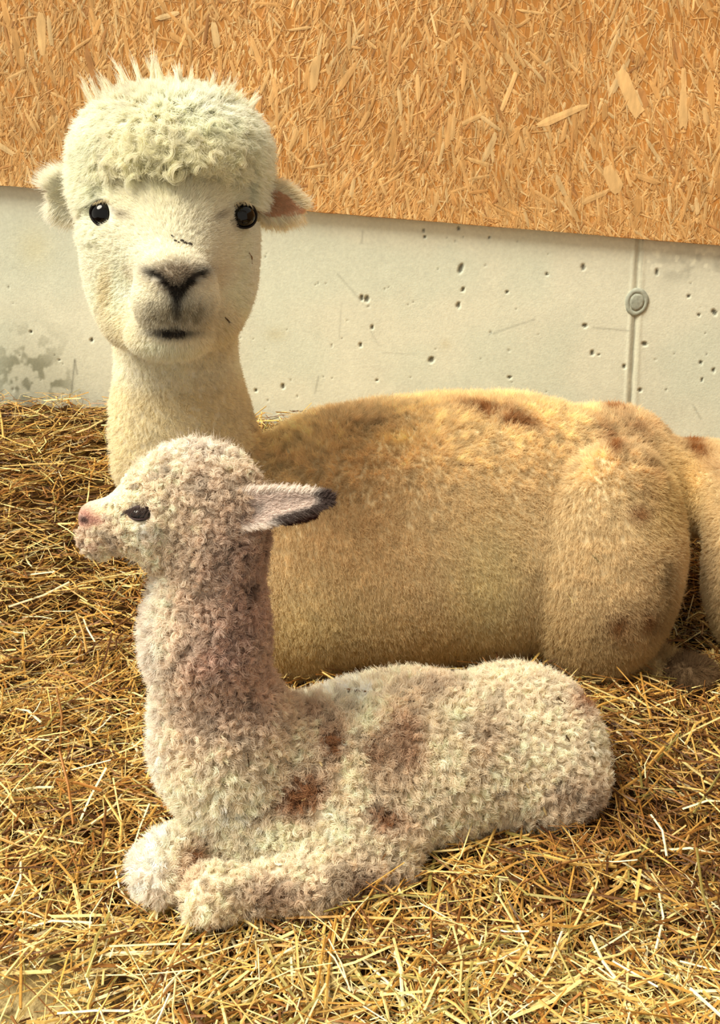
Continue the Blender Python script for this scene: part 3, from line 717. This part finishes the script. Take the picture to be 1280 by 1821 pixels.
def ear(root, off, a, b, w, cup, outc, inc, fmat, long_=.01, tilt=0, n=1200, wispL=.012, rim=None, furin=True, twist=0.0, innorm=None):
    """a cupped leaf: root point a, tip b (px,py,Y), half width w px"""
    A0, B0 = P(*a), P(*b); s = scl(*a); ax_ = B0-A0; L = np.linalg.norm(ax_); ax_ = ax_/L
    view = norm(CAMP-(A0+B0)/2); sd = norm(np.cross(ax_, view)); nn = np.cross(sd, ax_)
    ct, st_ = math.cos(twist), math.sin(twist); sd, nn = sd*ct+nn*st_, nn*ct-sd*st_
    nu, nv = 18, 13; G = np.zeros((nu, nv, 3)); 
    for i in range(nu):
        t = i/(nu-1); hw = w*s*(math.sin(math.pi*min(1, .22+.78*t)**.8)**.75 if t < 1 else 0)+.0008
        for j in range(nv):
            v = -1+2*j/(nv-1); G[i, j] = A0+ax_*L*t+sd*hw*v+nn*(cup*s*(v*v-.3)*(1-.6*t))
    th = .0022; N = np.tile(nn, (nu*nv, 1)); F = []
    Vt = G.reshape(-1, 3); Vb = Vt-N*th*2
    V = np.concatenate([Vt, Vb]); M = nu*nv
    for i in range(nu-1):
        for j in range(nv-1):
            q = [i*nv+j, (i+1)*nv+j, (i+1)*nv+j+1, i*nv+j+1]; F.append(q); F.append([x+M for x in q[::-1]])
    for i in range(nu-1):
        for j in (0, nv-1): F.append([i*nv+j, (i+1)*nv+j, (i+1)*nv+j+M, i*nv+j+M])
    for j in range(nv-1):
        for i in (0, nu-1): F.append([i*nv+j, i*nv+j+1, i*nv+j+1+M, i*nv+j+M])
    col = np.concatenate([np.tile(inc, (M, 1)), np.tile(outc, (M, 1))])
    o = np_mesh('ear', V, F, tinted('ear_skin', .8, .1, 90, .2), root, off, col=col)
    # hair of the ear, rooted on both faces and along the rim
    t = rng.random(n)**.9; v = rng.uniform(-1, 1, n); sdn = rng.random(n) < .55
    hw = w*s*np.sin(np.pi*np.minimum(1, .22+.78*t)**.8)**.75
    p = A0+ax_*(L*t)[:, None]+sd*(hw*v)[:, None]+nn*(cup*s*(v*v-.3)*(1-.6*t))[:, None]
    edge_ = np.abs(v) > .75
    g = np.where(sdn[:, None], nn, -nn); g = norm(g*.4+sd*(v*edge_*1.2)[:, None]+ax_*.6)
    c = np.where((sdn & ~edge_)[:, None], inc, outc)
    if rim is not None:
        k = rim(t, v); c = c*(1-k[:, None])+lin((62, 40, 38))*k[:, None]
    LL = np.where(edge_, wispL, long_*.55)*rng.uniform(.6, 1.2, n)
    grow('ear_hair', p, g, fmat, root, off, 8, 6, LL, ax_*.6+np.array([0, 0, -.25 if tilt else 0]), .0028, .0016, .0006, .5, c, .0003, wild=.12)['kind'] = 'stuff'
    return o
build_adult()

# ------------------------------------------------------------------ the cria's skin and curls
def cria_cols(p):
    px, py = proj(p); n1 = fbm(p, 12, 3, 3); n2 = fbm(p, 60, 6, 2)
    c = np.tile(lin((246, 234, 212)), (len(p), 1))
    c = mixc(c, lin((206, 178, 166)), np.clip(blob(px, py, 430, 1060, 120, 190)*1.0+blob(px, py, 380, 1240, 130, 110)*.45, 0, 1)*(.5+.7*n1))
    c = mixc(c, lin((226, 210, 194)), blob(px, py, 370, 880, 110, 80)*.6)
    c = mixc(c, lin((150, 118, 104)), np.clip(blob(px, py, 450, 950, 60, 45)+blob(px, py, 455, 1070, 30, 70)*.8+blob(px, py, 190, 960, 40, 30)*.6+blob(px, py, 330, 850, 50, 30)*.3, 0, 1)*.7*sstep(.35, .65, fbm(p, 40, 5, 2)))
    c = mixc(c, lin((246, 236, 226)), np.clip(blob(px, py, 340, 790, 120, 35)+blob(px, py, 262, 945, 20, 16)*1.1+blob(px, py, 180, 890, 40, 10, -25)+sstep(325, 268, px)*(py > 1020), 0, 1)*.85)
    c = mixc(c, lin((248, 244, 232)), np.clip(blob(px, py, 600, 1240, 70, 26)+blob(px, py, 400, 1420, 120, 60)*.4, 0, 1)*.8)
    st = sstep(.3, .6, fbm(p, 20, 15, 3))
    for a, b, rx, ry, ro, w, k in [(590, 1310, 22, 40, 0, .7, 0), (535, 1410, 42, 30, -30, .75, 0), (715, 1330, 34, 70, 8, .5, 0), (690, 1455, 36, 22, 30, .6, 0), (1035, 1250, 24, 22, 0, .5, 0), (665, 1340, 18, 30, 0, .35, 0),
                                 (560, 1270, 26, 14, 0, .4, 0), (860, 1310, 30, 50, 20, .25, 1), (1020, 1420, 50, 36, 0, .45, 1), (770, 1230, 40, 20, 0, .3, 1), (480, 1590, 90, 28, 0, .45, 1), (650, 1570, 70, 40, 0, .45, 1), (335, 1545, 18, 50, 25, .6, 0), (440, 1045, 8, 14, 0, .42, 2), (432, 1243, 7, 7, 0, .45, 2), (470, 990, 10, 20, 0, .2, 2), (455, 1450, 5, 22, 40, .3, 1)]:
        c = mixc(c, lin([(158, 106, 66), (166, 138, 116), (56, 42, 44)][k]), np.clip(blob(px, py, a, b, rx, ry, ro)*w*2.0, 0, .92)*(.45+.55*st))
    pk = np.clip(blob(px, py, 146, 920, 16, 18)*1.2+blob(px, py, 172, 925, 18, 9)*.7+blob(px, py, 160, 965, 20, 14)*.5, 0, 1)
    c = mixc(c, lin((206, 160, 148)), pk*.9)
    c = mixc(c, lin((60, 40, 40)), np.clip(blob(px, py, 147, 923, 8, 5, 25)*1.4, 0, 1)*.9+np.clip(blob(px, py, 168, 945, 22, 2, 12), 0, 1)*.45)
    return np.clip(c*(.92+.16*n1)[:, None], 0, .93)

def build_cria():
    off = P(640, 1560, 1.15)*np.array([1, 1, 0]); root = empty('baby_alpaca', off)
    tag(root, 'small curly white and grey-pink baby alpaca lying in straw in front of the adult', 'alpaca')
    V, Q = surface_nets(B, axis([(-.42, .0035), (0, .006), (.48, None)]), axis([(.90, .0045), (1.46, None)]), axis([(-.03, .005), (.30, .0035), (.66, None)]))
    np_mesh('body', V, Q, tinted('pale_hide', 0.85, 0.1, 80, 0.2, 0.5, 350, 0.002), root, off, col=cria_cols(V)*.8)
    FM = fur_mat('cria_fleece', .22, trans=.40); FH = fur_mat('cria_hair', .15, trans=.45)
    r, g = gather(V, Q, B, 19000, lambda p: 1+.6*(p[:, 2] > .3)); px, py = proj(r)
    bare = (px < 186) & (py > 840) & (py < 940) & (r[:, 2] > .3); bare |= (px < 222) & (py < 893+0*px) & (py > 820) & (r[:, 2] > .3); bare |= blob(px, py, 249, 911, 28, 20) > .38
    bare |= (px < 240) & (py < 905) & (py > 840) & (px < 240-(py-860)*.5) & False
    r, g, px, py = r[~bare], g[~bare], px[~bare], py[~bare]; n = len(r)
    cl = fbm(r, 90, 50, 2); hd = (r[:, 2] > .40); body = r[:, 2] < .27
    soft = np.clip(blob(px, py, 720, 1330, 200, 110)+sstep(320, 268, px)*(py > 1030)+blob(px, py, 410, 1440, 140, 80)*.8+blob(px, py, 640, 1240, 120, 40), 0, 1)
    L = (.0115+.004*rng.random(n))*np.where(hd, .85, 1.05)+soft*.004
    muz = (px < 255) & hd; L = np.where(muz, .0075, L); L = L*(1-.35*((px < 235) & hd & (py < 930)))
    knee = np.clip(sstep(395, 350, px)*sstep(1490, 1520, py), 0, 1); soft = np.maximum(soft, knee); L = np.where(py > 1500, L*.8, L)
    curl = (.0031*(1-.6*soft))*np.where(muz, .7, 1)*np.where(hd, .85, 1.0)
    col = cria_cols(r)*(.66+.62*cl+.10*rng.normal(size=n))[:, None].clip(.5, 1.2)*1.05  # curl highlights and the dark between curls painted into the lock colours
    lean = np.array([0, 0, -.35])+rng.normal(0, .4, (n, 3))
    grow('fleece', r, g, FM, root, off, 16, 9, L, lean, .0046*np.ones(n)+.001*soft, .0018+.002*soft, curl, 1.15, np.clip(col, 0, .93), .00036, wild=.07)['kind'] = 'stuff'
    # soft bloom of fine fuzz over the fleece edge
    r, g = gather(V, Q, B, 16000); px, py = proj(r); m = ~((px < 235) & (py > 850) & (py < 1000)) & ~(blob(px, py, 249, 911, 30, 22) > .3); r, g = r[m], g[m]; n = len(r)
    grow('fuzz', r, g, FH, root, off, 3, 4, .0135+.004*rng.random(n), rng.normal(0, .4, (n, 3)), .003, .004, .001, .5, cria_cols(r), .00016, wild=.2)['kind'] = 'stuff'
    # bare nose and bridge: very short nap
    r, g = gather(V, Q, B, 26000, lambda p: 1.0*((p[:, 2] > .40) & (p[:, 0] < -.24))); px, py = proj(r); m = (px < 235) & (py < 1000) & (blob(px, py, 249, 911, 26, 19) < .4) & (blob(px, py, 144, 918, 6, 5) < .4); r, g = r[m], g[m]; n = len(r)
    grow('muzzle_nap', r, g, FH, root, off, 3, 3, .0028, np.array([1.2, 0, -.2]), .0015, .0015, .0002, .3, cria_cols(r), .00022, wild=.1)['kind'] = 'stuff'
    me = simple('wet_dark_eye', (10, 8, 10), .08, .4); ml = simple('dusky_eyelid', (58, 44, 46), .6, .2)
    c = P(250, 913, 1.068); s = scl(250, 913, 1.068)
    bpy_eye(c, 18*s, root, off, me, ml, yaw=10, squash=.8, rx=1.15, lidw=.15, open_=.6)
    # long grey lashes, sweeping forward and down
    n = 26; x = np.linspace(226, 268, n); rr = np.array([P(a, 905-6*math.sin((a-226)/42*math.pi)+3, 1.045) for a in x])
    lean = np.stack([-(1.2-(x-226)/42*.8), np.full(n, -.5), np.full(n, -.45)], 1)
    grow('eyelashes', rr, np.tile([0, -1.0, 0], (n, 1)), FH, root, off, 4, 6, .014, lean, .001, .0008, .0006, .3, np.tile(lin((90, 78, 76)), (n, 1)), .0002, wild=.1)['kind'] = 'stuff'
    # ear laid back: white outer side, dark inner edge and tip
    ear(root, off, (392, 912, 1.083), (588, 886, 1.09), 32, 16, lin((244, 234, 226)), lin((236, 222, 214)), FH, long_=.012, n=2600, wispL=.009,
        rim=lambda t, v: np.clip(sstep(.80, .92, t)+sstep(.5, .85, v)*sstep(.35, .55, t), 0, 1)*.92+.35*np.exp(-((t-.28)/.1)**2-((v-.1)/.3)**2))
    ear(root, off, (452, 900, 1.16), (560, 915, 1.19), 26, 10, lin((70, 48, 44)), lin((80, 54, 50)), FH, long_=.008, n=900, wispL=.006)
build_cria()

straw_mass([A, B])

# ------------------------------------------------------------------ single stalks lying on top
def stalk_mesh(L, w, colr, bend=(0.0, 0.0), name='straw_stalk'):
    v = stalk_verts(np.zeros((1, 3)), np.array([0.0]), np.array([0.0]), np.array([L]), np.array([w]), np.array([w*.4]), np.array([bend]))[0]
    me_o = np_mesh(name, v, np.concatenate([STF, [[0, 2, 1, 1]]])[:6], M_STRAW, col=np.tile(colr, (9, 1)), smooth=False)
    return me_o
protos = []
for i in range(12):
    o = stalk_mesh(random.uniform(.05, .13), random.uniform(.0028, .0048), STRAW[[0, 1, 6, 2, 1, 0, 3, 5, 1, 0, 2, 6][i]], (random.uniform(-.2, .2), random.uniform(-.15, .15)))
    protos.append(o)
first = [True]*12
cnt = 0
while cnt < 200:
    px_, py_ = random.uniform(-20, 1300), random.uniform(720, 1815)
    r_ = ray(px_, py_); q = None
    for Yt in np.arange(.7, 2.4, .01):
        pt = CAMP+r_*(Yt/r_[1]); gz = ground_z(np.array([pt[0]]), np.array([pt[1]]))[0]+.03
        if pt[2] <= gz: q = pt; break
    if q is None: continue
    a = random.uniform(0, 6.28); d_ = np.array([math.cos(a), math.sin(a), 0])*.055
    pts = np.array([q, q+d_, q-d_])
    if min(A(pts).min(), B(pts).min()) < .008 or ((pts-W0)@WN).min() < .01: continue
    k = random.randrange(12)
    o = protos[k] if first[k] else protos[k].copy()
    if not first[k]: link(o)
    first[k] = False
    o.location = q+np.array([0, 0, .004]); o.rotation_euler = (random.uniform(-.5, .5), random.gauss(0, .12), a)
    tag(o, 'loose straw stalk lying on top of the bedding', 'straw', 'loose straw stalks on the bedding'); cnt += 1

# ------------------------------------------------------------------ chaff and crumbs caught in the wool
def hit(S, px_, py_, lift=.0):
    r_ = ray(px_, py_); r_ = r_/np.linalg.norm(r_); t = .6
    for _ in range(80):
        d = S((CAMP+r_*t)[None])[0]
        if d < lift: break
        t += max(d*.7, .0004)
        if t > 4: return None
    return CAMP+r_*t
def chaff(S, lift, x0, y0, x1, y1, wpx, rgb, label, name='straw_bit', cat='straw', group=None):
    a, b = hit(S, x0, y0, lift), hit(S, x1, y1, lift)
    if a is None or b is None or np.linalg.norm(b-a) > .12: return
    d = b-a; L = np.linalg.norm(d); d = d/L; c = (a+b)/2; v = norm(CAMP-c); sd = norm(np.cross(d, v)); n_ = np.cross(sd, d)
    w = wpx*scl((x0+x1)/2, (y0+y1)/2, c[1]); V = []; kink = random.uniform(-.12, .12)
    for s_, k in ((-.5, .55), (-.05, 1.0), (.5, .45)):
        q = d*L*s_+sd*kink*L*(abs(s_)*2-.5)
        for A_, B_ in ((.5, 0), (-.5, 0), (0, .5)): V.append(q+sd*A_*w*k+n_*B_*w*k)
    o = np_mesh(name, V, STF, M_STRAW, col=np.tile(lin(rgb), (9, 1)), smooth=False)
    o.location = c; tag(o, label, cat, group)
DK, BR, PL, GR = (70, 52, 32), (116, 80, 44), (226, 204, 150), (110, 100, 66)
for a in [(399, 568, 428, 578, 4, DK, 'dark twist of straw at the right corner of the adult alpaca mouth'), (408, 571, 424, 584, 2.5, DK, 'thin dark stem hanging under the straw at the adult alpaca mouth'),
          (444, 448, 450, 470, 2.5, BR, 'thin brown stem on the right cheek of the adult alpaca'), (124, 262, 129, 273, 5, DK, 'dark fleck in the left side of the white topknot'),
          (812, 825, 842, 829, 3, BR, 'short brown stem high on the adult alpaca flank'), (1008, 1052, 1024, 1088, 3, PL, 'pale straw stem standing on the adult alpaca thigh'),
          (700, 777, 706, 779, 5, DK, 'dark crumb in the pale patch on the adult alpaca shoulder'), (1052, 986, 1066, 1000, 2.5, GR, 'small grey stem below the middle of the adult alpaca flank'),
          (1043, 784, 1054, 790, 3, DK, 'small dark stem below the top of the adult alpaca back'), (1138, 790, 1146, 797, 4, DK, 'dark crumb high on the adult alpaca rump'),
          (1026, 749, 1034, 752, 4, DK, 'dark crumb near the spine of the adult alpaca'), (1192, 750, 1197, 753, 4, DK, 'dark crumb at the far right of the adult alpaca back'),
          (954, 663+460, 958, 1127, 3, GR, 'grey crumb low on the adult alpaca belly')]:
    chaff(A, .006, *a)
for x, y, r_ in [(312, 427, 4), (324, 427, 5), (330, 431, 5), (338, 433, 6), (318, 430, 3), (306, 418, 3), (308, 420, 3)]:
    chaff(A, .003, x-r_*.7, y, x+r_*.7, y+1.5, r_, (52, 44, 36), 'tiny dark crumb of dirt on the nose bridge of the adult alpaca', 'dirt_crumb', 'dirt', 'crumbs on the adult nose bridge')
for a in [(612, 1225, 656, 1231, 5, BR, 'flat brown chaff on the white patch of the young alpaca back'), (618, 1230, 640, 1226, 3, DK, 'thin dark stem across the brown chaff on the young alpaca back'),
          (720, 1248, 738, 1246, 4, DK, 'dark chaff flake on the young alpaca back right of the white patch'), (566, 1345, 577, 1342, 6, PL, 'pale square flake on the young alpaca shoulder between two brown stains'),
          (568, 1350, 572, 1363, 5, PL, 'pale flake hanging just below the square one on the young alpaca shoulder'), (645, 1352, 652, 1376, 3, GR, 'dark green stem upright in the middle of the young alpaca side'),
          (440, 1340, 443, 1364, 3, DK, 'dark upright stem on the young alpaca chest'), (936, 1392, 944, 1410, 5, PL, 'pale stem sticking out of the young alpaca hind quarter'),
          (966, 1434, 971, 1450, 4, PL, 'short pale stem low on the young alpaca hind quarter'), (1004, 1302, 1012, 1318, 4, DK, 'dark flake on the young alpaca rump'),
          (884, 1268, 896, 1262, 2.5, BR, 'left limb of the bent brown stem on the young alpaca rump'), (896, 1262, 904, 1276, 2.5, BR, 'right limb of the bent brown stem on the young alpaca rump'),
          (988, 1238, 1006, 1252, 3, DK, 'brown stem on top of the young alpaca rump beside a rusty stain'), (704, 1228, 728, 1234, 2, DK, 'fine dark hair of hay along the young alpaca spine'),
          (255, 1048, 270, 1043, 2, DK, 'fine stem poking from the young alpaca throat'), (288, 1066, 296, 1050, 2, DK, 'fine stem on the front of the young alpaca neck'),
          (457, 1514, 472, 1498, 2, GR, 'fine grey stem low on the young alpaca chest'), (546, 1226, 560, 1224, 2.5, DK, 'short dark stem where the young alpaca neck meets the back'),
          (536, 1424, 546, 1419, 4, PL, 'pale fleck in the lower rusty stain of the young alpaca'), (818, 1385, 822, 1408, 2, PL, 'thin pale stem on the young alpaca belly'),
          (820, 1393, 833, 1399, 3, DK, 'dark bent stem low on the young alpaca side'), (870, 1448, 846, 1466, 3, DK, 'dark stem leaning at the base of the young alpaca belly')]:
    chaff(B, .011, *a)
